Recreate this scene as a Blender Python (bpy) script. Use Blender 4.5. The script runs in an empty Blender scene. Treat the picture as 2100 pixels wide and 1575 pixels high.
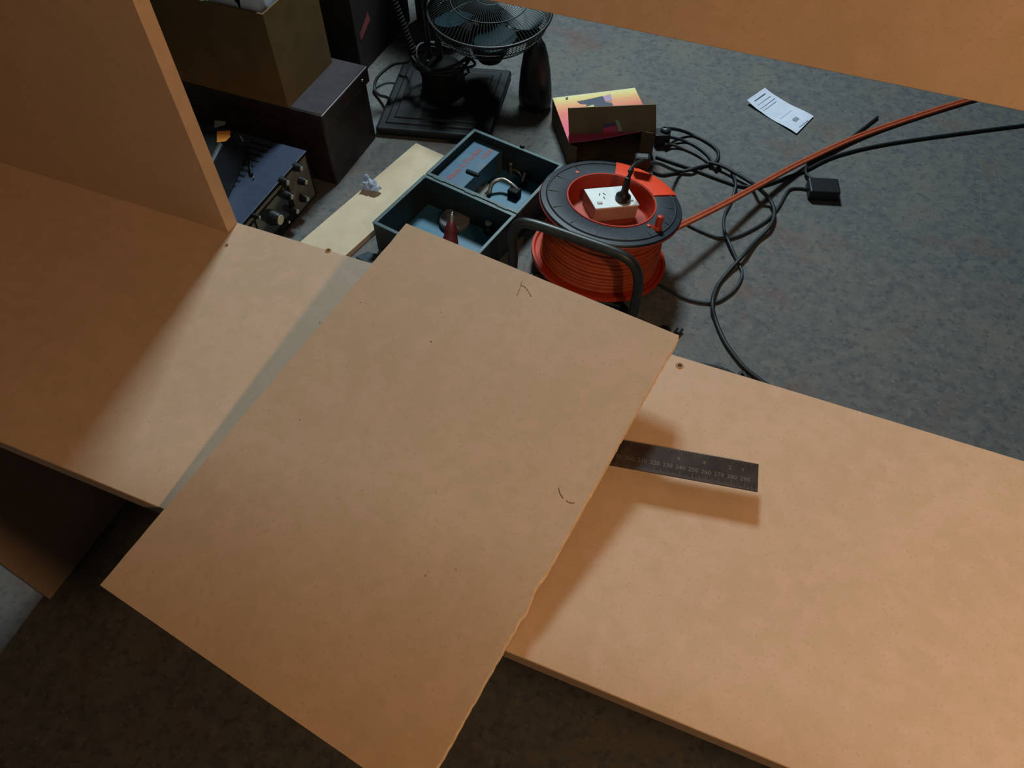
import bpy, math, random
import numpy as np
from mathutils import Vector, Matrix
random.seed(7)
sc = bpy.context.scene
COL = sc.collection

# ------------------------------------------------------------------ camera
CAMH = 1.40
FPX = 1600.0
CX, CY = 1050.0, 787.5
def _n(v):
    v = np.array(v, float); return v / np.linalg.norm(v)
_down = _n([20, 1150, FPX]); _up = -_down
_va = np.array([-5700 - CX, -1480 - CY, FPX])
_X = -_va; _X = _n(_X - (_X @ _down) * _down)
_Y = np.cross(_up, _X)
RM = np.array([_X, _Y, _up])
cam_d = bpy.data.cameras.new('camera'); cam = bpy.data.objects.new('camera', cam_d); COL.objects.link(cam)
cam_d.sensor_width = 36.0; cam_d.lens = FPX / 2100 * 36.0; cam_d.clip_start = 0.02
_r, _u, _b = RM @ [1, 0, 0], RM @ [0, -1, 0], RM @ [0, 0, -1]
cam.matrix_world = Matrix(((_r[0], _u[0], _b[0], 0), (_r[1], _u[1], _b[1], 0), (_r[2], _u[2], _b[2], CAMH), (0, 0, 0, 1)))
sc.camera = cam

# ------------------------------------------------------------------ light
sc.view_settings.view_transform = 'Standard'
sc.view_settings.look = 'None'
sc.view_settings.gamma = 1.0
sc.view_settings.exposure = 0.0
wd = bpy.data.worlds.new('world'); sc.world = wd; wd.use_nodes = True
wd.node_tree.nodes['Background'].inputs[0].default_value = (0.75, 0.85, 1.0, 1)
wd.node_tree.nodes['Background'].inputs[1].default_value = 0.014
def lamp(name, kind, loc, target, energy, color, **kw):
    d = bpy.data.lights.new(name, kind); o = bpy.data.objects.new(name, d); COL.objects.link(o)
    d.energy = energy; d.color = color
    for k, v in kw.items(): setattr(d, k, v)
    o.location = loc
    o.rotation_euler = (Vector(target) - Vector(loc)).to_track_quat('-Z', 'Y').to_euler()
    return o
# cool fluorescent tube light beyond the bench, warm work lamp to the right of it
lamp('cool_tube_light', 'AREA', (-0.93, 2.75, 2.22), (-0.3, 0.9, 0.3), 70, (0.78, 0.96, 1.0), shape='RECTANGLE', size=0.45, size_y=0.34)
lamp('warm_work_light', 'SPOT', (0.74, -0.07, 1.66), (-0.20, 0.35, 0.85), 31, (1.0, 0.59, 0.28), shadow_soft_size=0.055, spot_size=math.radians(110), spot_blend=0.6)

# ------------------------------------------------------------------ geometry helpers
def ray(px, py): return RM @ np.array([px - CX, py - CY, FPX])
def W(px, py, z=0.0):
    "point of the photo's pixel on the horizontal plane at height z"
    r = ray(px, py); t = (z - CAMH) / r[2]; return Vector((r[0] * t, r[1] * t, z))
def WX(px, py, x):
    r = ray(px, py); t = x / r[0]; return Vector((x, r[1] * t, CAMH + r[2] * t))
def WY(px, py, y):
    r = ray(px, py); t = y / r[1]; return Vector((r[0] * t, y, CAMH + r[2] * t))
def WP(px, py, p, n):
    r = Vector(ray(px, py)); o = Vector((0, 0, CAMH)); t = (Vector(p) - o).dot(n) / r.dot(n); return o + r * t

class MB:
    def __init__(s): s.v = []; s.f = []; s.m = []
    def add(s, vs, fs, mi=0):
        k = len(s.v); s.v += [Vector(x) for x in vs]; s.f += [tuple(i + k for i in f) for f in fs]; s.m += [mi] * len(fs); return s
    def hexa(s, b, t, mi=0):
        "b, t: four bottom and four top corners, counterclockwise seen from above"
        return s.add(list(b) + list(t), [(3, 2, 1, 0), (4, 5, 6, 7), (0, 1, 5, 4), (1, 2, 6, 5), (2, 3, 7, 6), (3, 0, 4, 7)], mi)
    def box(s, o, u, v, w, mi=0):
        "box from corner o along edge vectors u, v, w (right-handed)"
        o, u, v, w = map(Vector, (o, u, v, w))
        b = [o, o + u, o + u + v, o + v]; return s.hexa(b, [p + w for p in b], mi)
    def aabb(s, a, b, mi=0):
        return s.box(a, (b[0] - a[0], 0, 0), (0, b[1] - a[1], 0), (0, 0, b[2] - a[2]), mi)
    def prism(s, poly, d, mi=0):
        n = len(poly); poly = [Vector(p) for p in poly]; d = Vector(d)
        fs = [tuple(range(n - 1, -1, -1)), tuple(range(n, 2 * n))] + [(i, (i + 1) % n, n + (i + 1) % n, n + i) for i in range(n)]
        return s.add(poly + [p + d for p in poly], fs, mi)
    def lathe(s, o, n, prof, seg=48, mi=0, closed=False, a0=0.0, a1=2 * math.pi, ref=None, squash=(1, 1)):
        "profile (r, h) about axis n through o"
        o = Vector(o); n = Vector(n).normalized(); a, b = frame(n, ref)
        full = abs(a1 - a0 - 2 * math.pi) < 1e-6
        ns = seg if full else seg + 1; vs = []; fs = []
        for i in range(ns):
            t = a0 + (a1 - a0) * i / seg
            e = a * math.cos(t) * squash[0] + b * math.sin(t) * squash[1]
            for r, h in prof: vs.append(o + e * r + n * h)
        m = len(prof)
        for i in range(seg):
            j = (i + 1) % ns
            for k in range(m if closed else m - 1):
                l = (k + 1) % m
                fs.append((i * m + k, j * m + k, j * m + l, i * m + l))
        if not full and closed:
            fs.append(tuple(range(m - 1, -1, -1))); fs.append(tuple((ns - 1) * m + k for k in range(m)))
        return s.add(vs, fs, mi)
    def cyl(s, p, q, r, r2=None, seg=24, mi=0):
        p, q = Vector(p), Vector(q); h = (q - p).length; r2 = r if r2 is None else r2
        return s.lathe(p, q - p, [(1e-5, 0), (r, 0), (r2, h), (1e-5, h)], seg, mi)
    def tube(s, pts, r, seg=10, mi=0, smooth=0, closed=False, caps=True):
        pts = [Vector(p) for p in pts]
        if smooth: pts = spline(pts, smooth, closed)
        n = len(pts); vs = []; fs = []; prev = None
        for i, p in enumerate(pts):
            if closed: t = pts[(i + 1) % n] - pts[i - 1]
            else: t = pts[min(i + 1, n - 1)] - pts[max(i - 1, 0)]
            t.normalize()
            if prev is None: a, _ = frame(t, None)
            else:
                a = prev - t * prev.dot(t); a.normalize()
            prev = a; b = t.cross(a)
            rr = r[i] if isinstance(r, (list, tuple)) else r
            for k in range(seg):
                w = 2 * math.pi * k / seg; vs.append(p + (a * math.cos(w) + b * math.sin(w)) * rr)
        for i in range(n if closed else n - 1):
            j = (i + 1) % n
            for k in range(seg):
                l = (k + 1) % seg; fs.append((i * seg + k, i * seg + l, j * seg + l, j * seg + k))
        if caps and not closed:
            fs.append(tuple(range(seg - 1, -1, -1))); fs.append(tuple((n - 1) * seg + k for k in range(seg)))
        return s.add(vs, fs, mi)
    def ball(s, c, r, seg=20, mi=0, sq=(1, 1, 1)):
        m = seg // 2; vs = []; fs = []
        for i in range(m + 1):
            for k in range(seg):
                a = math.pi * i / m; w = 2 * math.pi * k / seg
                vs.append(Vector(c) + Vector((math.sin(a) * math.cos(w) * r * sq[0], math.sin(a) * math.sin(w) * r * sq[1], math.cos(a) * r * sq[2])))
        for i in range(m):
            for k in range(seg):
                l = (k + 1) % seg; fs.append((i * seg + k, (i + 1) * seg + k, (i + 1) * seg + l, i * seg + l))
        return s.add(vs, fs, mi)
    def quad(s, a, b, c, d, mi=0): return s.add([a, b, c, d], [(0, 1, 2, 3)], mi)

def frame(n, ref=None):
    r = Vector(ref) if ref is not None else (Vector((1, 0, 0)) if abs(n.x) < 0.9 else Vector((0, 1, 0)))
    a = (r - n * r.dot(n)).normalized(); return a, n.cross(a)
def spline(pts, k, closed=False):
    n = len(pts); out = []
    for i in range(n if closed else n - 1):
        if closed: p0, p1, p2, p3 = pts[i - 1], pts[i], pts[(i + 1) % n], pts[(i + 2) % n]
        else: p0, p1, p2, p3 = pts[max(i - 1, 0)], pts[i], pts[i + 1], pts[min(i + 2, n - 1)]
        for j in range(k):
            t = j / k
            out.append(0.5 * ((2 * p1) + (p2 - p0) * t + (2 * p0 - 5 * p1 + 4 * p2 - p3) * t * t + (3 * p1 - p0 - 3 * p2 + p3) * t ** 3))
    if not closed: out.append(pts[-1].copy())
    return out

def build(name, mb, mats, parent=None, base=(0, 0, 0), smooth=None, bevel=0, seg=2, label=None):
    base = Vector(base)
    me = bpy.data.meshes.new(name); me.from_pydata([tuple(v - base) for v in mb.v], [], mb.f)
    mats = mats if isinstance(mats, (list, tuple)) else [mats]
    for m in mats: me.materials.append(m)
    for p, mi in zip(me.polygons, mb.m): p.material_index = mi
    me.update()
    import bmesh
    bm = bmesh.new(); bm.from_mesh(me)
    bmesh.ops.remove_doubles(bm, verts=bm.verts, dist=1e-6)
    bmesh.ops.recalc_face_normals(bm, faces=bm.faces); bm.to_mesh(me); bm.free()
    o = bpy.data.objects.new(name, me); COL.objects.link(o)
    if bevel:
        b = o.modifiers.new('bevel', 'BEVEL'); b.width = bevel; b.segments = seg; b.limit_method = 'ANGLE'; b.angle_limit = math.radians(40)
    if smooth is not None:
        for p in me.polygons: p.use_smooth = True
        try: me.set_sharp_from_angle(angle=math.radians(smooth))
        except Exception: pass
    if parent is not None: o.parent = parent
    else: o.location = base
    if label: o['label'] = label
    return o
class Thing:
    def __init__(s, name, label, cat, base, group=None):
        s.base = Vector(base); s.o = bpy.data.objects.new(name, None); COL.objects.link(s.o)
        s.o.location = s.base; s.o.empty_display_size = 0.05; tag(s.o, label, cat, group)
    def part(s, name, mb, mats, parent=None, **kw):
        return build(name, mb, mats, parent or s.o, s.base, **kw)
def tag(o, label, cat, group=None):
    o['label'] = label; o['category'] = cat
    if group: o['group'] = group
    return o
def single(name, label, cat, mb, mats, base, group=None, **kw):
    return tag(build(name, mb, mats, None, base, **kw), label, cat, group)
def text_mb(body, size, o, right, up, lift=0.0, align='CENTER', bold=0.0):
    c = bpy.data.curves.new('t', 'FONT'); c.body = body; c.size = size; c.align_x = align; c.align_y = 'CENTER'; c.resolution_u = 2; c.offset = bold
    ob = bpy.data.objects.new('t', c); COL.objects.link(ob)
    me = bpy.data.meshes.new_from_object(ob)
    right = Vector(right).normalized(); up = Vector(up).normalized(); n = right.cross(up)
    mb = MB(); mb.add([Vector(o) + right * v.co.x + up * v.co.y + n * lift for v in me.vertices], [tuple(p.vertices) for p in me.polygons])
    bpy.data.objects.remove(ob); bpy.data.curves.remove(c); bpy.data.meshes.remove(me)
    return mb

# ------------------------------------------------------------------ materials
def new_mat(name, base, rough=0.6, metal=0.0, spec=0.5, **kw):
    m = bpy.data.materials.new(name); m.use_nodes = True; b = m.node_tree.nodes['Principled BSDF']
    b.inputs['Base Color'].default_value = (*base, 1); b.inputs['Roughness'].default_value = rough
    b.inputs['Metallic'].default_value = metal; b.inputs['Specular IOR Level'].default_value = spec
    for k, v in kw.items(): b.inputs[k.replace('_', ' ')].default_value = v
    return m
def noisy(name, c1, c2, scale=20, rough=0.6, metal=0.0, spec=0.4, bump=0.0, detail=6, lo=0.35, hi=0.65, layers=(), stretch=None):
    "two-tone noise, plus layers of (colour, scale, low, high, seed) spots"
    m = new_mat(name, c1, rough, metal, spec); nt = m.node_tree; N = nt.nodes; L = nt.links; b = N['Principled BSDF']
    tc = N.new('ShaderNodeTexCoord'); mp = N.new('ShaderNodeMapping'); L.new(tc.outputs['Object'], mp.inputs[0])
    if stretch: mp.inputs['Scale'].default_value = stretch
    def noise(sc_, det=4.0, off=0.0):
        n = N.new('ShaderNodeTexNoise'); n.inputs['Scale'].default_value = sc_; n.inputs['Detail'].default_value = det
        if off:
            a = N.new('ShaderNodeVectorMath'); a.operation = 'ADD'; a.inputs[1].default_value = (off, off * 1.7, off * 0.3); L.new(mp.outputs[0], a.inputs[0]); L.new(a.outputs[0], n.inputs['Vector'])
        else: L.new(mp.outputs[0], n.inputs['Vector'])
        return n
    def ramp(src, lo_, hi_):
        r = N.new('ShaderNodeMapRange'); r.inputs[1].default_value = lo_; r.inputs[2].default_value = hi_; r.clamp = True; L.new(src, r.inputs[0]); return r.outputs[0]
    def mix(f, a, b_):
        x = N.new('ShaderNodeMix'); x.data_type = 'RGBA'; L.new(f, x.inputs[0])
        for s_, v in ((6, a), (7, b_)):
            if isinstance(v, tuple): x.inputs[s_].default_value = (*v, 1)
            else: L.new(v, x.inputs[s_])
        return x.outputs[2]
    n0 = noise(scale, detail); c = mix(ramp(n0.outputs[0], lo, hi), c1, c2)
    for i, (col, s_, l_, h_) in enumerate(layers):
        n_ = noise(s_, 3.0, 3.1 * (i + 1)); c = mix(ramp(n_.outputs[0], l_, h_), c, col)
    L.new(c, b.inputs['Base Color'])
    if bump:
        bp = N.new('ShaderNodeBump'); bp.inputs['Strength'].default_value = bump; bp.inputs['Distance'].default_value = 0.002; L.new(n0.outputs[0], bp.inputs['Height']); L.new(bp.outputs[0], b.inputs['Normal'])
    return m
MDF = noisy('mdf_face', (0.550, 0.410, 0.298), (0.500, 0.368, 0.262), 14, 0.55, spec=0.25, bump=0.0, layers=[((0.505, 0.378, 0.262), 85, 0.42, 0.66), ((0.56, 0.405, 0.31), 55, 0.48, 0.70), ((0.47, 0.33, 0.23), 420, 0.58, 0.75), ((0.56, 0.42, 0.31), 300, 0.60, 0.80), ((0.40, 0.28, 0.19), 900, 0.66, 0.80)])
MDFP = noisy('mdf_panel_face', (0.500, 0.372, 0.258), (0.450, 0.332, 0.228), 13, 0.55, spec=0.25, layers=[((0.455, 0.340, 0.225), 85, 0.42, 0.66), ((0.505, 0.362, 0.265), 55, 0.48, 0.70), ((0.42, 0.30, 0.20), 420, 0.58, 0.75), ((0.36, 0.25, 0.165), 900, 0.66, 0.80)])
MDFE = noisy('mdf_edge', (0.50, 0.33, 0.20), (0.40, 0.25, 0.14), 300, 0.8, spec=0.1, bump=0.2)
CUTE = noisy('mdf_sawn_edge', (0.76, 0.64, 0.52), (0.58, 0.44, 0.33), 200, 0.85, spec=0.1, bump=0.4)
PALE = noisy('pale_board', (0.58, 0.47, 0.33), (0.53, 0.42, 0.285), 18, 0.6, spec=0.2, layers=[((0.5, 0.4, 0.26), 500, 0.62, 0.75)])
PALEE = noisy('pale_board_edge', (0.36, 0.26, 0.12), (0.28, 0.19, 0.08), 200, 0.8)
CONC = noisy('concrete', (0.128, 0.125, 0.120), (0.088, 0.091, 0.096), 34, 0.75, spec=0.3, bump=0.15, detail=8, layers=[
    ((0.135, 0.126, 0.112), 7, 0.50, 0.72), ((0.062, 0.068, 0.080), 75, 0.52, 0.74), ((0.135, 0.080, 0.066), 8, 0.58, 0.82), ((0.04, 0.04, 0.042), 150, 0.66, 0.76), ((0.16, 0.15, 0.13), 95, 0.60, 0.74)])
WALLM = noisy('painted_block', (0.30, 0.29, 0.27), (0.25, 0.24, 0.22), 5, 0.85)
HOLE = new_mat('hole_dark', (0.05, 0.028, 0.012), 0.9)
HOLER = new_mat('hole_rim', (0.42, 0.24, 0.11), 0.9)
PENCIL = new_mat('pencil', (0.20, 0.165, 0.14), 0.6)
STEEL = noisy('ruler_steel', (0.085, 0.072, 0.072), (0.055, 0.047, 0.048), 60, 0.36, 0.7, bump=0.05)
ETCH = new_mat('ruler_etching', (0.14, 0.118, 0.110), 0.6, 0.3)
TEAL = noisy('case_teal', (0.040, 0.150, 0.235), (0.034, 0.130, 0.210), 30, 0.45, spec=0.4, layers=[((0.15, 0.14, 0.10), 45, 0.68, 0.8)])
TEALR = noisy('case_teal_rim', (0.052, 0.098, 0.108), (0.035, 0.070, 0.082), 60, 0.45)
DTEAL = noisy('case_teal_shade', (0.014, 0.034, 0.040), (0.018, 0.020, 0.018), 22, 0.6)  # darker teal: shade on the case walls is put into the colour
TRAYB = noisy('tray_blue', (0.036, 0.108, 0.185), (0.030, 0.092, 0.160), 30, 0.4, layers=[((0.065, 0.11, 0.125), 16, 0.58, 0.7)])
REDT = new_mat('red_lettering', (0.17, 0.018, 0.025), 0.5)
BLK = noisy('black_plastic', (0.006, 0.007, 0.008), (0.009, 0.010, 0.012), 40, 0.42)
BLKM = noisy('black_matte', (0.004, 0.004, 0.004), (0.007, 0.0065, 0.006), 30, 0.7, spec=0.2)
RUBBER = noisy('cable_rubber', (0.007, 0.009, 0.011), (0.011, 0.013, 0.016), 80, 0.55)
RUBBER2 = noisy('cable_slate', (0.018, 0.024, 0.033), (0.013, 0.018, 0.026), 80, 0.5)
ORNG = noisy('orange_cord', (0.42, 0.085, 0.035), (0.34, 0.065, 0.027), 60, 0.5)
ORNGW = noisy('wound_cord', (0.42, 0.062, 0.014), (0.33, 0.045, 0.010), 40, 0.5)
RED = noisy('reel_red', (0.48, 0.040, 0.015), (0.42, 0.033, 0.012), 25, 0.38, layers=[((0.34, 0.07, 0.05), 60, 0.64, 0.76)])
REDB = noisy('reel_red_bright', (0.80, 0.065, 0.02), (0.72, 0.055, 0.018), 25, 0.4)
REDF = noisy('reel_red_faded', (0.42, 0.075, 0.05), (0.36, 0.06, 0.038), 18, 0.5)
NAVY = noisy('reel_navy', (0.010, 0.017, 0.030), (0.007, 0.012, 0.022), 30, 0.45, layers=[((0.045, 0.05, 0.055), 90, 0.62, 0.78)])
NAVYL = noisy('reel_navy_worn', (0.05, 0.048, 0.048), (0.03, 0.036, 0.044), 70, 0.6)
WHITE = noisy('white_plastic', (0.78, 0.83, 0.84), (0.70, 0.75, 0.77), 40, 0.35)
WSIDE = noisy('outlet_side_shade', (0.42, 0.30, 0.24), (0.36, 0.24, 0.18), 40, 0.5)  # sides of the white block, their reddish shading painted into the colour
TUBEM = noisy('black_enamel', (0.010, 0.013, 0.013), (0.018, 0.021, 0.022), 60, 0.42, spec=0.5)
CARD = noisy('cardboard', (0.175, 0.108, 0.046), (0.140, 0.084, 0.036), 14, 0.8, spec=0.1)
CARDI = noisy('cardboard_inside', (0.15, 0.115, 0.072), (0.11, 0.085, 0.054), 20, 0.85, spec=0.1)
BROWN = noisy('brown_leatherette', (0.022, 0.013, 0.013), (0.014, 0.009, 0.009), 60, 0.5, layers=[((0.03, 0.022, 0.024), 25, 0.5, 0.7)])
BROWNT = noisy('brown_lid_top', (0.028, 0.019, 0.025), (0.018, 0.012, 0.017), 40, 0.7)
DBOX = noisy('dark_brown_board', (0.030, 0.022, 0.020), (0.020, 0.016, 0.015), 20, 0.7)
STICK = noisy('red_sticker', (0.34, 0.085, 0.08), (0.28, 0.06, 0.055), 30, 0.6)
BAG = noisy('white_bag', (0.66, 0.68, 0.80), (0.52, 0.56, 0.68), 20, 0.6, bump=0.5)
GREEN = noisy('green_plastic', (0.02, 0.10, 0.05), (0.015, 0.07, 0.04), 20, 0.5)
OSCB = noisy('instrument_blue', (0.026, 0.042, 0.085), (0.022, 0.036, 0.072), 60, 0.5)
OSCP = noisy('instrument_panel', (0.13, 0.12, 0.10), (0.11, 0.10, 0.083), 50, 0.6)
CREAM = new_mat('cream_cap', (0.46, 0.45, 0.34), 0.5)
GCAP = new_mat('grey_cap', (0.34, 0.34, 0.31), 0.45)
ORLAB = noisy('orange_label', (0.85, 0.30, 0.03), (0.72, 0.24, 0.03), 120, 0.6, layers=[((0.80, 0.55, 0.25), 180, 0.60, 0.7)])
GREYM = noisy('grey_abrasive', (0.19, 0.20, 0.205), (0.14, 0.145, 0.15), 200, 0.7)
CHROME = new_mat('chrome', (0.85, 0.87, 0.9), 0.12, 1.0)
STEELD = noisy('worn_steel', (0.30, 0.27, 0.24), (0.18, 0.16, 0.14), 80, 0.45, 0.8)
REDH = noisy('dark_red_handle', (0.085, 0.010, 0.010), (0.065, 0.008, 0.008), 30, 0.35)
PAPER = noisy('paper', (0.62, 0.66, 0.78), (0.55, 0.59, 0.70), 30, 0.8)
PRINT = new_mat('print_grey', (0.24, 0.26, 0.32), 0.8)
PRINTL = new_mat('print_pale', (0.50, 0.54, 0.66), 0.8)
FOIL = new_mat('clear_foil', (0.60, 0.70, 0.88), 0.10, 0.0, 0.8, Transmission_Weight=0.55, IOR=1.45)
BLADE = new_mat('fan_blade', (0.008, 0.038, 0.050), 0.5, 0.0, 0.3, Transmission_Weight=0.35, IOR=1.4)
WIRE = new_mat('fan_wire', (0.030, 0.036, 0.038), 0.45, 0.2)
PICN = new_mat('print_navy', (0.035, 0.045, 0.085), 0.5)
PICL = new_mat('print_lilac', (0.40, 0.25, 0.38), 0.5)
PICY = new_mat('print_yellow', (0.65, 0.55, 0.18), 0.5)
PINK = new_mat('print_pink', (0.72, 0.085, 0.20), 0.45)
PICG = new_mat('print_palegreen', (0.42, 0.50, 0.36), 0.5)
def gradient_print(name, o, d, stops):
    "printed sheet whose ink runs from yellow to pink across the lid"
    m = new_mat(name, (1, 1, 1), 0.42); nt = m.node_tree; N = nt.nodes; L = nt.links
    tc = N.new('ShaderNodeTexCoord'); dt = N.new('ShaderNodeVectorMath'); dt.operation = 'SUBTRACT'; dt.inputs[1].default_value = tuple(o); L.new(tc.outputs['Object'], dt.inputs[0])
    dp = N.new('ShaderNodeVectorMath'); dp.operation = 'DOT_PRODUCT'; dl = Vector(d); dp.inputs[1].default_value = tuple(dl / dl.length_squared); L.new(dt.outputs[0], dp.inputs[0])
    r = N.new('ShaderNodeValToRGB'); L.new(dp.outputs['Value'], r.inputs[0]); L.new(r.outputs[0], N['Principled BSDF'].inputs['Base Color'])
    e = r.color_ramp.elements
    e[0].position, e[0].color = stops[0][0], (*stops[0][1], 1); e[1].position, e[1].color = stops[-1][0], (*stops[-1][1], 1)
    for p, c in stops[1:-1]: x = e.new(p); x.color = (*c, 1)
    return m

# ------------------------------------------------------------------ the room
def structure(name, mb, mat):
    o = build(name, mb, mat); o['kind'] = 'structure'; return o
structure('floor', MB().aabb((-4.2, -2.2, -0.06), (3.2, 5.0, 0.0)), CONC)
structure('wall_back', MB().aabb((-4.2, 5.0, -0.06), (3.2, 5.15, 2.9)), WALLM)
structure('wall_left', MB().aabb((-4.35, -2.2, -0.06), (-4.2, 5.15, 2.9)), WALLM)

# ------------------------------------------------------------------ MDF carcass on which everything in front lies
ZL = 0.85; YF = 0.447; YN = 0.150; TH = 0.016
XL, XR = -1.02, 0.78
T = Thing('shelf_carcass', 'long unfinished MDF cabinet carcass with lower shelf and tall rear rail', 'shelf carcass', (-0.2, 0.3, 0))
T.part('shelf_panel', MB().aabb((XL, YN, ZL - TH), (XR, YF, ZL)), MDF, bevel=0.0006, seg=1)
T.part('rear_post', MB().aabb((XL + TH, YF - TH, ZL), (-0.494, YF, 1.38)), MDF, bevel=0.0006, seg=1)
YR = 0.565; ZR = WY(1300, 63, YR - TH).z
T.part('rear_rail', MB().aabb((XL + TH, YR - TH, ZR), (XR - TH, YR, ZR + 0.36)), MDF, bevel=0.0006, seg=1)
T.part('end_panel', MB().aabb((XL, YN, 0.0), (XL + TH, YF, ZL - TH)), MDF)
T.part('end_panel', MB().aabb((XR - TH, YN, 0.0), (XR, YF, ZL - TH)), MDF)
T.part('end_panel', MB().aabb((XL, YN, ZL), (XL + TH, YR, ZR + 0.36)), MDF)
T.part('end_panel', MB().aabb((XR - TH, 0.40, ZL), (XR, YR, ZR + 0.36)), MDF)
T.part('unseen_shade_panel', MB().aabb((XL + TH, YF - TH, 0.0), (XR - TH, YF, ZL - TH)), MDF)  # unseen panel, added to keep cool light off the floor below the shelf
for (px, py, rr) in ((673, 514, 0.0024), (1394, 750, 0.0026), (465, 503, 0.0014)):
    p = W(px, py, ZL); m = MB(); m.lathe(p, (0, 0, 1), [(rr * 1.45, 0), (rr * 1.2, 0.0005), (rr * 0.8, 0.0003)], 16, 0); m.lathe(p, (0, 0, 1), [(rr * 0.82, 0.0003), (1e-5, 0.0002)], 16, 1)
    T.part('screw_hole', m, [HOLER, HOLE], label='drilled screw hole with torn orange rim')

# ------------------------------------------------------------------ loose MDF panel, propped at its far end
A = W(833, 458, ZL + 0.045); B = W(1393, 688, ZL + 0.045); C = W(1040, 1330, ZL + 0.012)
PN = (B - A).cross(A - C).normalized()
if PN.z < 0: PN = -PN
BR = WP(853, 1650, A, PN); BL = WP(205, 1200, A, PN)
PT = 0.010
edge = []
rnd = random.Random(3)
N_ = 90
for i in range(N_ + 1):                       # the sawn right edge wanders and is chipped
    t = i / N_; j = rnd.uniform(-0.0003, 0.0003)
    for (c0, w0, a0_) in ((0.605, 0.02, -0.0013), (0.655, 0.010, 0.0012), (0.67, 0.006, -0.0008), (0.20, 0.02, -0.0004), (0.04, 0.03, 0.0005)):
        j += a0_ * math.exp(-((t - c0) / w0) ** 2)
    p = B.lerp(BR, t); edge.append(p + (B - A).normalized() * j)
left = []
for i in range(31):
    t = i / 30; left.append(BL.lerp(A, t) + (A - B).normalized() * rnd.uniform(-0.0004, 0.0004) * (1 if t > .5 else .4))
poly = edge + [BL] + left[1:]
T = Thing('mdf_panel', 'loose rectangular MDF panel lying tilted across the shelf with chipped right edge', 'wood panel', BL)
mb = MB(); n = len(poly); dn = PN * -PT
mb.add(poly + [p + dn for p in poly], [tuple(range(n))], 0); mb.f.append(tuple(n + k for k in range(n - 1, -1, -1))); mb.m.append(0)
for i in range(n): j = (i + 1) % n; mb.f.append((i, n + i, n + j, j)); mb.m.append(1)
T.part('board', mb, [MDFP, CUTE])
def pencil(pts, r=0.00027):
    m = MB(); m.tube([WP(x, y, A + PN * 0.0001, PN) for x, y in pts], r, 5, smooth=6); return m
T.part('pencil_mark', pencil([(1060, 607), (1066, 592), (1070, 577)]), PENCIL, label='thin pencil stroke by the far edge')
T.part('pencil_mark', pencil([(1068, 584), (1078, 590), (1090, 608)]), PENCIL, label='thin pencil stroke by the far edge')
T.part('pencil_mark', pencil([(1146, 1001), (1149, 1012), (1155, 1021)], 0.0004), PENCIL, label='curved pencil tick near the right edge')
T.part('pencil_mark', pencil([(1161, 1026), (1168, 1030), (1178, 1031)], 0.0003), PENCIL, label='curved pencil tick near the right edge')
for px, py, s in ((884, 700, 1.0), (656, 662, .9), (740, 620, .5), (905, 640, .5), (615, 860, .5), (935, 1167, .5), (873, 1180, .7)):
    m = MB(); m.lathe(WP(px, py, A + PN * 0.0001, PN), PN, [(0.0010 * s, 0), (1e-5, 0.0003)], 8); T.part('speck', m, PENCIL)
# offcuts that prop it up, and the steel rule between
def block(name, label, x0, x1, y0, y1, h, base_z=ZL):
    return single(name, label, 'wood block', MB().aabb((x0, y0, base_z), (x1, y1, base_z + h)), MDFE, (x0, y0, base_z), bevel=0.0006)
def under(x, y): return A.z - PT / PN.z + ((A.x - x) * PN.x + (A.y - y) * PN.y) / PN.z
block('wood_offcut', 'taller MDF offcut propping up the far end of the loose panel', -0.21, -0.15, 0.40, 0.425, under(-0.18, 0.40) - ZL - 0.0005)
block('wood_offcut', 'thin MDF strip on the shelf beneath the steel rule', -0.31, -0.13, 0.285, 0.325, 0.0115)
RZ = ZL + 0.0125
E1 = W(1557, 952, RZ); E2 = W(1553, 1008, RZ); D0 = W(1280, 903, RZ)
ru = (E1 - D0); ru.z = 0; ru.normalize(); rv = Vector((-ru.y, ru.x, 0)); wid = 0.0252
O_ = E2 + (E1 - E2) * 0.5 - rv * wid / 2 - ru * 0.300
T = Thing('steel_rule', 'dark steel rule with etched scale jutting out from under the loose panel', 'ruler', O_ - Vector((0, 0, 0.001)))
T.part('blade', MB().box(O_ - Vector((0, 0, 0.001)), ru * 0.300, rv * wid, (0, 0, 0.001)), STEEL, bevel=0.0002, seg=1)
m = MB()
for k in range(1, 300):
    L_ = 0.0058 if k % 10 == 0 else (0.0042 if k % 5 == 0 else 0.0028)
    if k < 120: continue
    m.box(O_ + ru * (k * 0.001 - 0.00011) + Vector((0, 0, 0.00002)), ru * 0.00022, rv * L_, (0, 0, 0.00004))
    if k % 2 == 0: m.box(O_ + ru * (k * 0.001 - 0.0001) + rv * (wid - L_ * .7) + Vector((0, 0, 0.00002)), ru * 0.0002, rv * L_ * .7, (0, 0, 0.00004))
T.part('scale_lines', m, ETCH)
m = MB()
for k in range(13, 30):
    t = text_mb(str(k * 10), 0.0052, O_ + ru * (k * 0.01) + rv * 0.0090 + Vector((0, 0, 0.00006)), ru, rv); m.add(t.v, t.f)
    if k in (24, 26, 28, 29):
        t = text_mb(str(30 - k if k < 29 else 1), 0.0050, O_ + ru * (k * 0.01 - 0.002) + rv * 0.0172 + Vector((0, 0, 0.00006)), ru, rv); m.add(t.v, t.f)
T.part('numerals', m, ETCH)

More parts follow.
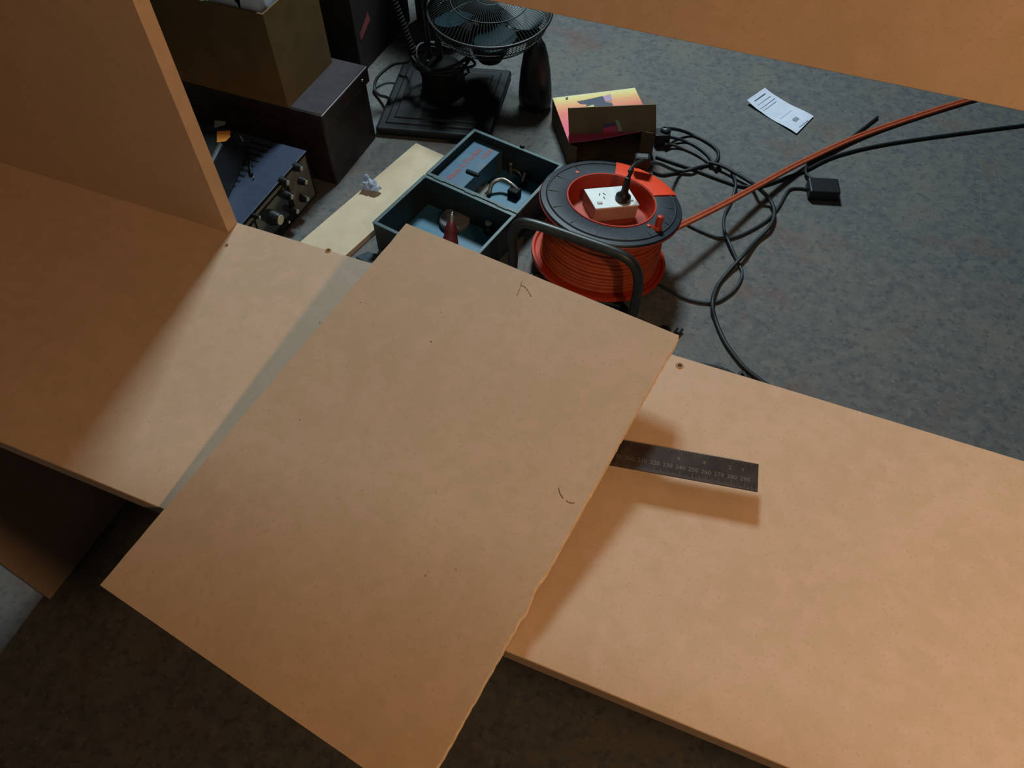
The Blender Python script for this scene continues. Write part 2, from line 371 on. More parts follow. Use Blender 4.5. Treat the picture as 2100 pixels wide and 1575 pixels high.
# ------------------------------------------------------------------ pale strip on the floor and crumpled wrapper
ZP = 0.016
p0, p1 = W(622, 490, ZP), W(715, 518, ZP); q0 = W(853, 293, ZP)
dv = (q0 - p0).normalized(); du = Vector((dv.y, -dv.x, 0)); wP = (p1 - p0).dot(du)
near = p0 - dv * 0.35
single('timber_strip', 'long pale board strip lying on the concrete left of the open tool case', 'board',
       MB().box(near - Vector((0, 0, ZP)), du * wP, dv * ((q0 - near).dot(dv)), (0, 0, ZP)), PALE, near, bevel=0.0008)
c = W(757, 380, ZP + 0.012); m = MB(); rnd = random.Random(11)
m.ball(c, 0.017, 14, sq=(1.25, 1.1, 0.75)); m.ball(c + Vector((0.022, -0.006, -0.002)), 0.011, 12, sq=(1.3, 1, 0.7)); m.ball(c + Vector((-0.008, 0.008, 0.010)), 0.009, 10)
m.v = [v + Vector((rnd.uniform(-1, 1), rnd.uniform(-1, 1), rnd.uniform(-1, 1))) * 0.0035 for v in m.v]
zmin = min(v.z for v in m.v); m.v = [v - Vector((0, 0, zmin - ZP)) for v in m.v]
single('crumpled_wrapper', 'small crumpled clear plastic wrapper on the pale board strip', 'wrapper', m, FOIL, c)

# ------------------------------------------------------------------ open teal tool case
RZ_ = 0.095
h0 = W(872, 357, RZ_); h1 = W(1059, 439, RZ_)
cu = (h1 - h0); cl = cu.length; cu.normalize(); cv = Vector((-cu.y, cu.x, 0)); UP = Vector((0, 0, 1))
BD = (W(752, 450, RZ_) - h0).dot(-cv); LD = (W(970, 263, RZ_) - h0).dot(cv)
WT = 0.006
T = Thing('tool_case', 'open teal plastic tool case lying flat with both halves up', 'tool case', (h0 + h1) / 2 - UP * RZ_)
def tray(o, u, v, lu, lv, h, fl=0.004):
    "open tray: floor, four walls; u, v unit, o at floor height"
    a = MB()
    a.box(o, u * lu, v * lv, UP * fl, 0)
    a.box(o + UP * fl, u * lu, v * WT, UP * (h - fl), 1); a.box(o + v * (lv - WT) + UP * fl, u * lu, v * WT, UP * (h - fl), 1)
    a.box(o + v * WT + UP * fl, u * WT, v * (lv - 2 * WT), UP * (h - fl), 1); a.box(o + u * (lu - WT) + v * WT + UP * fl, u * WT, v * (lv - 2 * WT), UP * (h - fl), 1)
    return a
def rim(o, u, v, lu, lv, h):
    a = MB(); e = 0.0015
    for (c_, x, y) in ((o - u * e - v * e, lu + 2 * e, WT + 2 * e), (o - u * e + v * (lv - WT - e), lu + 2 * e, WT + 2 * e)):
        a.box(c_ + UP * h, u * x, v * y, UP * 0.003)
    for c_ in (o - u * e + v * (WT + e), o + u * (lu - WT - e) + v * (WT + e)): a.box(c_ + UP * h, u * (WT + 2 * e), v * (lv - 2 * WT - 2 * e), UP * 0.003)
    return a
ob = h0 - cv * BD - UP * RZ_; oc = h0 + cv * 0.004 - UP * RZ_
HB = RZ_ - 0.003
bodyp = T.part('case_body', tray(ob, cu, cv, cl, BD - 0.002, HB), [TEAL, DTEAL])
T.part('body_rim', rim(ob, cu, cv, cl, BD - 0.002, HB), TEALR, bodyp, bevel=0.001)
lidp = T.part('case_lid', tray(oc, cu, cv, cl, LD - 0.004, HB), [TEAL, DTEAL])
T.part('lid_rim', rim(oc, cu, cv, cl, LD - 0.004, HB), TEALR, lidp, bevel=0.001)
for t in (0.15, 0.5, 0.85): T.part('hinge', MB().cyl(h0 + cu * (cl * t - 0.015), h0 + cu * (cl * t + 0.015), 0.003, seg=10), TEALR)
# raised tray in the lid with red lettering
tl = W(882, 350, 0.072); tw = 0.088
to = oc + cu * WT + cv * WT
trayp = T.part('lettered_tray', MB().box(to + UP * 0.004, cu * (tw), cv * (LD - 0.004 - 2 * WT), UP * 0.066), TRAYB, lidp, bevel=0.002)
tc_ = to + cu * (tw * 0.42) + cv * (LD * 0.47) + UP * 0.0702
t = text_mb('Black & Decker', 0.0235, tc_, cv, -cu, 0.0002, bold=0.0007); T.part('red_lettering', t, REDT, trayp, label='red lettering')
m = MB()
for k in range(5): m.box(to + cu * (tw * 0.66) + cv * (LD * 0.66 + k * 0.011) + UP * 0.0702, cu * 0.012, cv * 0.0075, UP * 0.0002)
T.part('red_mark', m, REDT, trayp)
T.part('tray_catch', MB().box(to + cu * (tw - 0.030) + cv * 0.075 + UP * 0.0705, cu * 0.040, cv * 0.010, UP * 0.006), BLKM, trayp, bevel=0.002)
m = MB(); m.box(ob + cu * (cl * 0.30) - cv * 0.008 + UP * (HB - 0.022), cu * 0.03, cv * 0.008, UP * 0.026); T.part('latch', m, TEALR, bevel=0.002)
m = MB(); m.box(oc + cu * (cl * 0.52) + cv * (LD - 0.004) + UP * (HB - 0.02), cu * 0.012, cv * 0.008, UP * 0.030); T.part('latch', m, DTEAL, bevel=0.002)
m = MB(); m.box(oc + cu * (cl - 0.03) + cv * 0.075 + UP * 0.004, cu * 0.012, cv * 0.010, UP * 0.002); T.part('clip_slot', m, DTEAL, lidp)
ZF = 0.004
def onfloor(px, py, z=ZF): return W(px, py, z)
# things lying in the case
p = onfloor(932, 446, 0.022); m = MB()
m.lathe(p - UP * 0.018, UP, [(1e-5, 0), (0.038, 0), (0.040, 0.003), (0.040, 0.013), (0.037, 0.017), (0.020, 0.018), (0.013, 0.021), (1e-5, 0.021)], 40)
single('grinding_disc', 'grey abrasive disc lying in the near half of the tool case', 'disc', m, GREYM, p - UP * 0.018, smooth=35)
p = onfloor(983, 386, 0.016); m = MB(); m.lathe(p - UP * 0.012, UP, [(1e-5, 0), (0.033, 0), (0.034, 0.008), (0.030, 0.011), (0.006, 0.011), (0.005, 0.016), (1e-5, 0.016)], 40)
single('sanding_disc', 'grey disc with hub lying in the lid half of the tool case', 'disc', m, GREYM, p - UP * 0.012, smooth=35)
# screwdriver standing against the rim
s0 = W(921, 540, 0.012); s1 = W(926, 455, 0.070); s2 = W(928, 437, 0.078); sd = (s1 - s0).normalized()
T2 = Thing('red_handled_driver', 'dark red handled driver with bright steel tip leaning in the tool case', 'screwdriver', s0)
L1 = (s1 - s0).length
T2.part('handle', MB().lathe(s0, sd, [(1e-5, 0), (0.014, 0.002), (0.021, 0.02), (0.020, L1 * .55), (0.016, L1 * .7), (0.017, L1 * .8), (0.010, L1), (1e-5, L1)], 12), REDH, smooth=40)
T2.part('ferrule', MB().cyl(s1, s1 + sd * 0.016, 0.006, seg=16), STEELD, smooth=40)
T2.part('steel_tip', MB().ball(s1 + sd * 0.020, 0.0060, 16), CHROME, smooth=80)
k0 = W(1003, 476, 0.006); T2 = Thing('depth_knob', 'small black knob with grey cap near right corner of the tool case', 'knob', k0)
T2.part('knob_body', MB().lathe(k0, UP, [(1e-5, 0), (0.013, 0), (0.014, 0.014), (0.009, 0.020), (0.008, 0.03), (1e-5, 0.03)], 20), BLK, smooth=35)
T2.part('knob_cap', MB().lathe(k0 + UP * 0.03, UP, [(0.009, 0), (0.009, 0.003), (1e-5, 0.004)], 20), GCAP)
m = MB(); q = W(1018, 458, 0.008); m.tube([q, q + Vector((0.010, 0.018, 0.02)), q + Vector((0.030, 0.020, 0.034)), q + Vector((0.034, 0.004, 0.04))], 0.0035, 8, smooth=6)
m.lathe(q - UP * 0.004, UP, [(1e-5, 0), (0.016, 0), (0.016, 0.01), (0.010, 0.016), (1e-5, 0.016)], 16)
single('drill_guide', 'dark steel guide with bent rod in the corner of the tool case', 'tool part', m, STEELD, q - UP * 0.004, smooth=40)
# curved pipe tool in the lid
T2 = Thing('bent_handle', 'curved steel handle with dark block end lying in the tool case lid', 'handle', W(1040, 400, ZF))
a0_, a1_, a2_, a3_, a4_ = W(1003, 398, 0.010), W(1010, 376, 0.030), W(1030, 368, 0.036), W(1048, 377, 0.032), W(1062, 390, 0.022)
T2.part('curved_rod', MB().tube([a0_, a1_, a2_, a3_, a4_], 0.0055, 12, smooth=8), STEELD, smooth=60)
bx = W(1055, 402, ZF)
T2.part('end_block', MB().box(bx - cu * 0.015 - cv * 0.013, cu * 0.030, cv * 0.026, UP * 0.024), BLKM, bevel=0.003)
bx = W(1000, 402, ZF)
T2.part('foot', MB().box(bx - cu * 0.006 - cv * 0.008, cu * 0.013, cv * 0.018, UP * 0.012), BLKM, bevel=0.002)
bx = W(1071, 381, ZF); T2 = Thing('brass_fitting', 'small dark clamp with worn brass screw in the tool case lid', 'clamp', bx)
T2.part('clamp_body', MB().box(bx - cu * 0.009 - cv * 0.009, cu * 0.02, cv * 0.018, UP * 0.016), BLKM, bevel=0.004)
T2.part('clamp_screw', MB().cyl(bx + UP * 0.012, bx + UP * 0.034 + cv * 0.015, 0.0045, seg=12), STEELD, smooth=40)
bx = W(1048, 357, ZF); m = MB(); m.cyl(bx, bx + UP * 0.03, 0.006, 0.004, seg=12); m.ball(bx + UP * 0.034, 0.007, 12); m.tube([bx + UP * 0.015, bx + UP * 0.02 + cu * 0.02, bx + UP * 0.008 + cu * 0.035], 0.003, 8, smooth=4)
single('small_clamp', 'small dark wing screw standing by the back wall of the case lid', 'screw', m, STEELD, bx, smooth=50)

# ------------------------------------------------------------------ orange cable reel
rn = Vector((0.0697, 0.1461, 1.0)).normalized(); rc = Vector((-0.339, 1.3428, 0.0314)); RR = 0.165; RI = 0.104; RH = 0.1586
rt = rc + rn * RH
T = Thing('cable_reel', 'orange extension cable reel lying face up on black tubular stand', 'cable reel', (rc.x, rc.y, 0))
T.part('lower_flange', MB().lathe(rc, rn, [(0.03, -0.008), (RR - 0.004, -0.008), (RR, -0.004), (RR, 0.006), (RR - 0.006, 0.006), (RR - 0.010, 0.000), (0.03, 0.000)], 96, closed=True), RED, smooth=40)
# wound cord: bulging coils
prof = []
rows = 15
def wound_r(h):
    t = h / (RH - 0.01); return RR - 0.026 - 0.014 * (t ** 1.4)
m = MB(); rnd = random.Random(5)
cr = 0.0048
for k in range(rows):
    h = 0.006 + k * (RH - 0.022) / (rows - 1)
    for j in range(2 if k < 5 else 1):
        R_ = wound_r(h) - (cr * 1.2 if j else 0) + rnd.uniform(-0.002, 0.002); tilt = rnd.uniform(-0.018, 0.018); ph = rnd.uniform(0, 6.28)
        a, b = frame(rn); pts = []
        for i in range(72):
            w = 2 * math.pi * i / 72; pts.append(rc + (a * math.cos(w) + b * math.sin(w)) * R_ + rn * (h + (0.004 if j else 0) + tilt * R_ * math.cos(w + ph)))
        m.tube(pts, cr + 0.0004, 8, closed=True)
m.lathe(rc, rn, [(wound_r(0) - 0.003, 0.004), (wound_r(RH * .5) - 0.004, RH * .5), (wound_r(RH - 0.01) - 0.003, RH - 0.012)], 72)
T.part('wound_cord', m, ORNGW, smooth=70)
# upper flange, ring with sectors
ra, rb = frame(rn)
def ang(px, py):
    p = WP(px, py, rt, rn) - rt; return math.atan2(p.dot(rb), p.dot(ra))
g0, g1 = ang(1372, 403), ang(1262, 348)
if g1 < g0: g1 += 2 * math.pi
ringp = [(RI, -0.004), (RI, 0.003), (RI + 0.004, 0.004), (RR - 0.018, 0.002), (RR - 0.016, 0.004), (RR - 0.013, 0.0015), (RR - 0.002, 0.0005), (RR, -0.002), (RR, -0.007), (RR - 0.004, -0.009), (RI, -0.009)]
T.part('upper_flange', MB().lathe(rt, rn, ringp, 96, 0, True), NAVY, smooth=30)
T.part('flange_rim', MB().lathe(rt, rn, [(RR + 0.0003, -0.0045), (RR + 0.0016, -0.006), (RR + 0.0008, -0.0095), (RR - 0.003, -0.0100), (RR - 0.003, -0.0085), (RR + 0.0001, -0.0075)], 96, 0, True), REDF, smooth=30)
redp = [(RI + 0.001, 0.0042), (RI + 0.001, 0.0060), (RI + 0.01, 0.0066), (RR - 0.012, 0.0050), (RR - 0.003, 0.0028), (RR + 0.0012, 0.000), (RR + 0.0012, -0.004), (RI + 0.001, -0.002)]
T.part('red_sector', MB().lathe(rt, rn, redp, 24, 0, True, g0, g1), REDB, smooth=30, label='glossy bright red sector of the flange')
for k in range(11):
    w = g1 + (2 * math.pi - (g1 - g0)) * (k + 0.6) / 11.4; e = ra * math.cos(w) + rb * math.sin(w); s_ = rn.cross(e)
    T.part('flange_rib', MB().box(rt + e * (RI + 0.010) - s_ * 0.0006 + rn * 0.0022, e * (RR - RI - 0.030), s_ * 0.0012, rn * 0.0017), NAVYL)
m = MB().lathe(rt, rn, [(RR - 0.0185, 0.0020), (RR - 0.0175, 0.0044), (RR - 0.0160, 0.0044), (RR - 0.0150, 0.0020)], 96, 0, True)
T.part('flange_groove', m, NAVYL, smooth=40)
CD = 0.046
T.part('cup', MB().lathe(rt, rn, [(RI + 0.001, 0.0015), (RI, 0.0055), (RI - 0.003, 0.0055), (RI - 0.006, -CD + 0.004), (RI - 0.010, -CD), (1e-5, -CD)], 72, 0), [RED], smooth=35)
T.part('cup_floor', MB().lathe(rt - rn * (CD - 0.0006), rn, [(RI - 0.011, 0), (0.02, 0.0006), (1e-5, 0.0006)], 64), REDF, smooth=35, label='faded red floor of the recess')
# power outlet block
BT = rt - rn * 0.006
b1, b2, b3, b4 = [WP(x, y, BT, rn) for x, y in ((1198, 388), (1293, 380), (1312, 419), (1214, 428))]
bu = ((b2 - b1) + (b3 - b4)).normalized(); bv = rn.cross(bu).normalized(); bc = (b1 + b2 + b3 + b4) / 4; lu_, lv_ = 0.108, ((b1 + b2 - b3 - b4) / 2).length
def onb(u, v, h=0): return bc + bu * u + bv * v + rn * h
outp = T.part('power_outlet', MB().box(onb(-lu_ / 2, -lv_ / 2, -CD + 0.0075), bu * lu_, bv * lv_, rn * (CD - 0.012)), WSIDE, bevel=0.002, label='two-gang outlet block with white face')
T.part('face_plate', MB().box(onb(-lu_ / 2 - 0.001, -lv_ / 2 - 0.001, -0.0045), bu * (lu_ + 0.002), bv * (lv_ + 0.002), rn * 0.0045), WHITE, outp, bevel=0.0015)
m = MB()
for du_, dv_, rot in ((-0.026, 0.012, 0.5), (-0.014, 0.012, -0.5), (-0.020, -0.002, 0.0)):
    e = bu * math.sin(rot) + bv * math.cos(rot); s_ = rn.cross(e); o = onb(du_, dv_, 0.0001); m.box(o - e * 0.0045 - s_ * 0.0011, e * 0.009, s_ * 0.0022, rn * 0.0003)
T.part('socket_slots', m, BLKM, outp)
T.part('rocker_switch', MB().box(onb(-0.044, -0.024, 0), bu * 0.012, bv * 0.008, rn * 0.003), new_mat('switch_grey', (0.5, 0.52, 0.52), 0.4), outp, bevel=0.001)
T.part('rocker_switch', MB().box(onb(0.034, -0.024, 0), bu * 0.012, bv * 0.008, rn * 0.003), bpy.data.materials['switch_grey'], outp, bevel=0.001)
# crank knob and rivet
kp = WP(1347, 470, rt, rn); T.part('crank_knob', MB().lathe(kp, rn, [(1e-5, 0), (0.012, 0), (0.011, 0.006), (0.0075, 0.010), (0.0085, 0.030), (0.006, 0.035), (1e-5, 0.036)], 20), RED, smooth=40)
kp = WP(1330, 466, rt, rn); T.part('knob_catch', MB().lathe(kp, rn, [(1e-5, 0), (0.006, 0), (0.005, 0.006), (1e-5, 0.007)], 16), RED, smooth=40)
kp = WP(1184, 356, rt, rn); T.part('rivet', MB().lathe(kp, rn, [(1e-5, 0.001), (0.007, 0.001), (0.005, 0.005), (1e-5, 0.006)], 16), REDF, smooth=40)
# tubular stand
fr = 0.0112
HY = 1.155
m = MB().tube([Vector((WY(1050, 545, HY).x, HY - 0.01, 0.0115))] + [WY(x, y, HY) for x, y in ((1052, 530), (1051, 500), (1053, 476), (1066, 458), (1090, 459), (1130, 471), (1190, 492), (1250, 513), (1284, 529), (1303, 549), (1309, 578), (1303, 620))] + [Vector((WY(1299, 640, HY).x - 0.004, HY - 0.01, 0.0115))], fr, 16, smooth=6)
T.part('stand_handle', m, TUBEM, smooth=70)
lf = Vector((WY(1050, 545, HY).x, HY - 0.01, 0.0115)); rf = Vector((WY(1299, 640, HY).x - 0.004, HY - 0.01, 0.0115))
m = MB().tube([lf, lf + Vector((0.012, 0.03, -0.002)), Vector((rc.x - 0.12, rc.y - 0.10, 0.0105)), Vector((rc.x, rc.y - 0.13, 0.0105)), Vector((rc.x + 0.10, rc.y - 0.12, 0.0105)), rf + Vector((-0.01, 0.02, -0.001)), rf], 0.0103, 14, smooth=6)
m.tube([Vector((rc.x - 0.10, rc.y - 0.13, 0.009)), Vector((rc.x, rc.y + 0.02, 0.009)), Vector((rc.x + 0.10, rc.y - 0.12, 0.009))], 0.009, 12, smooth=5)
m.cyl(Vector((rc.x, rc.y, 0.0)), rc - rn * 0.006, 0.045, 0.035, 24)
T.part('stand_foot', m, BLK, smooth=60)
# loose orange cord running off the reel
for off in (0.0, 0.0105):
    e = Vector((0.35, -0.9, 0)).normalized() * off
    m = MB().tube([p_ - e for p_ in (W(1215, 500, 0.135), W(1290, 503, 0.125), W(1335, 493, 0.115), W(1395, 466, 0.100), W(1480, 424, 0.075), W(1560, 381, 0.045), W(1660, 328, 0.018), W(1800, 268, 0.006), W(2050, 190, 0.006), W(2200, 170, 0.006))], 0.0048, 10, smooth=8)
    T.part('free_cord', m, ORNG, smooth=70)

# plug in the outlet
pb = WP(1277, 408, rt - rn * 0.004, rn)
T = Thing('power_plug', 'black round plug with cord pushed into the white outlet on the reel', 'plug', pb)
T.part('plug_body', MB().lathe(pb - rn * 0.0015, rn, [(1e-5, 0), (0.0175, 0), (0.0185, 0.004), (0.0175, 0.011), (0.011, 0.016), (0.0085, 0.024), (0.0080, 0.045), (0.006, 0.060), (1e-5, 0.061)], 28), BLK, smooth=40)
T.part('plug_cord', MB().tube([pb + rn * 0.055, pb + rn * 0.075 + Vector((0.004, 0.006, 0)), W(1291, 352, 0.26), W(1301, 338, 0.255), W(1316, 330, 0.235)], 0.0044, 10, smooth=8), RUBBER, smooth=70)
cz = W(1318, 342, rt.z + 0.002)
T.part('cord_connector', MB().box(cz + Vector((-0.020, -0.012, -0.004)), (0.036, 0.010, 0), (-0.006, 0.024, 0), (0, 0, 0.032)), BLK, bevel=0.006, label='black connector resting on the red sector')
T.part('connector_cord', MB().tube([cz + Vector((0.012, 0.004, 0.012)), W(1352, 336, 0.13), W(1375, 346, 0.06), W(1395, 352, 0.010), W(1420, 347, 0.013)], 0.0044, 10, smooth=8), RUBBER, smooth=70)

# ------------------------------------------------------------------ retail box with torn lid
ZB = 0.074
f0 = W(1167, 293, ZB); f1 = W(1345, 270, ZB)
bu_ = (f1 - f0); bl_ = bu_.length; bu_.normalize(); bv_ = Vector((-bu_.y, bu_.x, 0)); bd_ = max((W(1143, 208, ZB) - f0).dot(bv_), (W(1310, 179, ZB) - f0).dot(bv_)) 
T = Thing('drill_carton', 'open tool carton with yellow to pink printed lid and brown flap', 'carton', f0 - UP * ZB)
tk = 0.0022; skew = 0.0
ofl = f0 - UP * ZB
m = MB()
m.box(ofl, bu_ * bl_, bv_ * bd_, UP * tk); m.box(ofl + UP * tk, bu_ * tk, bv_ * bd_, UP * (ZB - 2 * tk)); m.box(ofl + bu_ * (bl_ - tk) + UP * tk, bu_ * tk, bv_ * bd_, UP * (ZB - 2 * tk)); m.box(ofl + bu_ * tk + bv_ * (bd_ - tk) + UP * tk, bu_ * (bl_ - 2 * tk), bv_ * tk, UP * (ZB - 2 * tk))
T.part('carton_body', m, CARDI)
LIDM = gradient_print('lid_print', bv_ * bd_ * 0.0 + UP * 0, bv_ * bd_, [(0.0, (0.70, 0.085, 0.20)), (0.35, (0.72, 0.10, 0.17)), (0.62, (0.74, 0.17, 0.13)), (0.80, (0.75, 0.36, 0.16)), (0.93, (0.74, 0.60, 0.22)), (1.0, (0.70, 0.62, 0.36))])
lidq = MB(); n_ = 14; fr_ = []
rnd = random.Random(2)
for i in range(n_ + 1):
    t = i / n_; fr_.append(f0 + bu_ * (bl_ * t) + bv_ * ((0.0 if t < .35 else 0.020 * (t - .35)) * (1 if t < .97 else 0) + rnd.uniform(0, 0.0015)))
lidq.prism([p - UP * tk for p in fr_] + [f0 + bu_ * bl_ + bv_ * bd_ - UP * tk, f0 + bv_ * bd_ - UP * tk], UP * tk)
lidp = T.part('printed_lid', lidq, LIDM, label='lid printed yellow fading to pink with a tool picture')
def onl(px, py): return W(px, py, ZB + 0.0003)
def flat(pts, z=0.0): return MB().prism([onl(x, y) + UP * z for x, y in pts], UP * 0.0003)
T.part('tool_picture', flat([(1183, 208), (1200, 205), (1236, 197), (1240, 206), (1243, 210), (1254, 210), (1262, 224), (1258, 245), (1222, 245), (1220, 230), (1198, 232), (1203, 214), (1190, 213)]), PICN, lidp, label='navy silhouette of a power tool')
T.part('picture_highlight', flat([(1236, 198), (1252, 193), (1256, 206), (1243, 209)], 0.0003), PICL, lidp)
T.part('picture_label', flat([(1203, 219), (1217, 215), (1221, 224), (1202, 229)], 0.0004), PICY, lidp)
T.part('printed_dot', flat([(1160, 200), (1165, 199), (1165, 204), (1160, 205)], 0.0002), PICN, lidp)
# raised brown flap
fl0 = WY(1166, 275, f0.y + 0.012); hl = W(1167, 277, ZB); hr = f1 + bv_ * 0.001 + bu_ * 0.001
tl_ = WP(1165, 222, hl, bv_); tr_ = WP(1346, 214, hr, bv_)
mid = (hl + hr) / 2
fl = MB().prism([hl + UP * 0.0008, hr + UP * 0.0008, tr_, (tr_ + tl_) / 2 + UP * 0.001 - bv_ * 0.001, tl_], bv_ * 0.0022)
flp = T.part('lid_flap', fl, noisy('flap_brown', (0.27, 0.21, 0.125), (0.20, 0.15, 0.09), 16, 0.85, spec=0.1), label='brown cardboard flap standing up')
def onf(px, py, d=0.0004):
    a = (hr - hl).normalized(); nn = a.cross((tl_ - hl)).normalized()
    if nn.y > 0: nn = -nn
    return WP(px, py, hl + nn * d, nn)
T.part('torn_print', MB().add([onf(*q_) for q_ in ((1236, 255), (1262, 250), (1266, 259), (1237, 262))], [(0, 1, 2, 3)]), new_mat('print_violet', (0.10, 0.08, 0.20), 0.5), flp)
T.part('torn_print', MB().add([onf(*q_) for q_ in ((1262, 246), (1270, 248), (1276, 268), (1266, 270))], [(0, 1, 2, 3)]), PICG, flp)
T.part('torn_print', MB().add([onf(*q_) for q_ in ((1237, 262), (1266, 257), (1268, 270), (1237, 275))], [(0, 1, 2, 3)]), PINK, flp)
m = MB(); m.box(ofl + bu_ * 0.001 + UP * 0.002, bu_ * 0.016 - bv_ * 0.022, bv_ * 0.0018, UP * (ZB - 0.006)); T.part('side_flap', m, CARDI)
m = MB(); m.box(ofl + bu_ * (bl_ - 0.001) + UP * 0.002, -bu_ * 0.034 + bv_ * 0.012, bv_ * 0.0018, UP * (ZB - 0.006)); T.part('side_flap', m, CARDI)

# ------------------------------------------------------------------ paper slip
pp = [W(1530, 213, 0.0015), W(1633, 276, 0.0015), W(1668, 240, 0.0015), W(1567, 186, 0.0015)]
T = Thing('paper_slip', 'folded white printed paper slip lying on the concrete floor', 'paper', pp[0] - UP * 0.0015)
m = MB(); K = 10; vs = []
for i in range(K + 1):
    t = i / K; a = pp[0].lerp(pp[1], t); b = pp[3].lerp(pp[2], t); 
    h = 0.010 * math.exp(-((t - 0.0) / 0.10) ** 2) + 0.002 * math.sin(t * 9) + 0.003
    vs += [a + UP * h, b + UP * h * 0.8, b + UP * (h * 0.8 - 0.0008), a + UP * (h - 0.0008)]
m.v = vs
for i in range(K):
    for k in range(4):
        l = (k + 1) % 4; m.f.append((i * 4 + k, i * 4 + l, i * 4 + 4 + l, i * 4 + 4 + k)); m.m.append(0)
m.f += [(0, 1, 2, 3), (K * 4 + 3, K * 4 + 2, K * 4 + 1, K * 4)]; m.m += [0, 0]
T.part('sheet', m, PAPER, smooth=50)
m = MB(); pm = MB()
ax = (pp[1] - pp[0]); ay = (pp[3] - pp[0])
for t, w0, w1 in ((0.07, .2, .8), (0.16, .15, .85), (0.24, .1, .9), (0.30, .1, .8), (0.60, .2, .85), (0.93, .3, .8)):
    h = 0.010 * math.exp(-(t / 0.10) ** 2) + 0.002 * math.sin(t * 9) + 0.0038
    T.part('printed_line', MB().box(pp[0] + ax * t + ay * w0 + UP * h, ax * 0.018, ay * (w1 - w0), UP * 0.0002), PRINTL)
h = 0.002 * math.sin(.78 * 9) + 0.0040
T.part('printed_stamp', MB().box(pp[0] + ax * 0.76 + ay * 0.42 + UP * h, ax * 0.07, ay * 0.22, UP * 0.0002), PRINT)

# ------------------------------------------------------------------ black cables on the floor
def cable(name, label, pts, r=0.0045, mat=RUBBER, z=0.0, group=None, sm=8, head=(), tail=()):
    P_ = [Vector((x, y, r)) for x, y in head] + [W(p[0], p[1], r + z + (p[2] if len(p) > 2 else 0)) for p in pts] + [Vector((x, y, r)) for x, y in tail]
    return single(name, label, 'cable', MB().tube(P_, r, 10, smooth=sm), mat, P_[0] - UP * P_[0].z, group, smooth=70)
cable('power_cable', 'thick black cable snaking from the adaptor cluster down under the shelf', [(1454, 333, .009), (1482, 341, .010), (1510, 356, .010), (1540, 374, .010), (1558, 388, .030), (1579, 410, .012), (1588, 436, .010), (1579, 464, .009), (1551, 494, .002), (1524, 524, .010), (1496, 555, .002), (1472, 586), (1461, 621, .010), (1468, 658), (1489, 705), (1524, 751), (1558, 779), (1590, 803), (1630, 850)], 0.0052, tail=((0.38, 0.66), (0.50, 0.55), (0.72, 0.50), (1.0, 0.50)))
cable('power_cable', 'black cable running right beneath the loose orange cord', [(1345, 321), (1380, 333), (1419, 346), (1447, 357), (1482, 370), (1517, 381), (1555, 382), (1604, 367), (1650, 350), (1720, 318), (1850, 290), (2150, 250)], 0.0045)
cable('thin_cable', 'thinner slate grey cable looping back behind the cable reel', [(1500, 352, .001), (1509, 377, .011), (1499, 415), (1486, 441), (1485, 471), (1496, 499, .008), (1513, 538), (1522, 562), (1510, 590), (1486, 611), (1461, 621), (1422, 617), (1387, 604), (1345, 580), (1300, 552)], 0.0040, RUBBER2)
cable('thin_cable', 'slate cable curving from behind the reel to the black brick', [(1370, 432), (1401, 455), (1440, 475), (1482, 489, .001), (1517, 483), (1558, 462), (1580, 445), (1597, 424), (1608, 404), (1620, 388), (1642, 386), (1668, 388, 0.004)], 0.0040, RUBBER2)
cable('power_cable', 'black cable peeping out along the far edge of the shelf', [(1380, 790), (1400, 757), (1436, 749), (1479, 757), (1510, 773), (1540, 800)], 0.0052, head=((-0.50, 0.50), (-0.20, 0.50), (0.02, 0.58)), tail=((0.30, 0.66), (0.40, 0.53), (0.62, 0.475), (0.95, 0.475)))
T = Thing('four_way_adaptor', 'black plug cluster beside the carton with three looping cords', 'adaptor', W(1362, 292, 0))
ac = W(1360, 298, 0)
T.part('adaptor_body', MB().box(ac + Vector((-0.022, -0.020, 0)), (0.040, 0.018, 0), (-0.014, 0.034, 0), (0, 0, 0.040)), BLK, bevel=0.006)
cc = WP(1356, 272, Vector((ac.x, ac.y, 0.044)), UP)
T.part('adaptor_cap', MB().ball(Vector((ac.x - 0.002, ac.y + 0.010, 0.042)), 0.013, 16, sq=(1.2, 1, .7)), TUBEM, smooth=80)
for pts, mm, r in (([(1362, 263, .045), (1378, 264, .030), (1398, 268, .014), (1421, 277), (1450, 291), (1470, 307), (1473, 322), (1464, 335), (1440, 341), (1419, 347, .009), (1387, 354), (1359, 358), (1340, 352)], RUBBER, .0046),
                ([(1366, 281, .025), (1382, 283, .012), (1407, 290), (1430, 301), (1450, 317), (1462, 332), (1478, 349)], RUBBER2, .0042),
                ([(1364, 296, .014), (1378, 297, .006), (1400, 304), (1429, 317), (1450, 331), (1470, 345, .008)], noisy('cable_brown', (0.05, 0.045, 0.04), (0.035, 0.03, 0.028), 60, 0.5), .0042)):
    T.part('cord', MB().tube([W(x[0], x[1], r + (x[2] if len(x) > 2 else 0)) for x in pts], r, 10, smooth=8), mm, smooth=70)
bk = W(1652, 405, 0)
T = Thing('power_brick', 'black power brick on the floor at the right beside the orange cord', 'power adapter', bk)
T.part('brick_body', MB().box(bk + Vector((0.006, -0.01, 0)), (0.075, 0.022, 0), (-0.016, 0.055, 0), (0, 0, 0.032)), BLK, bevel=0.004)
T.part('brick_cord', MB().tube([bk + Vector((0.02, 0.05, 0.016)), W(1652, 352, 0.012), W(1672, 320, 0.006), W(1720, 300, 0.005), W(1800, 240, .005)], 0.0042, 10, smooth=8), RUBBER, smooth=70)
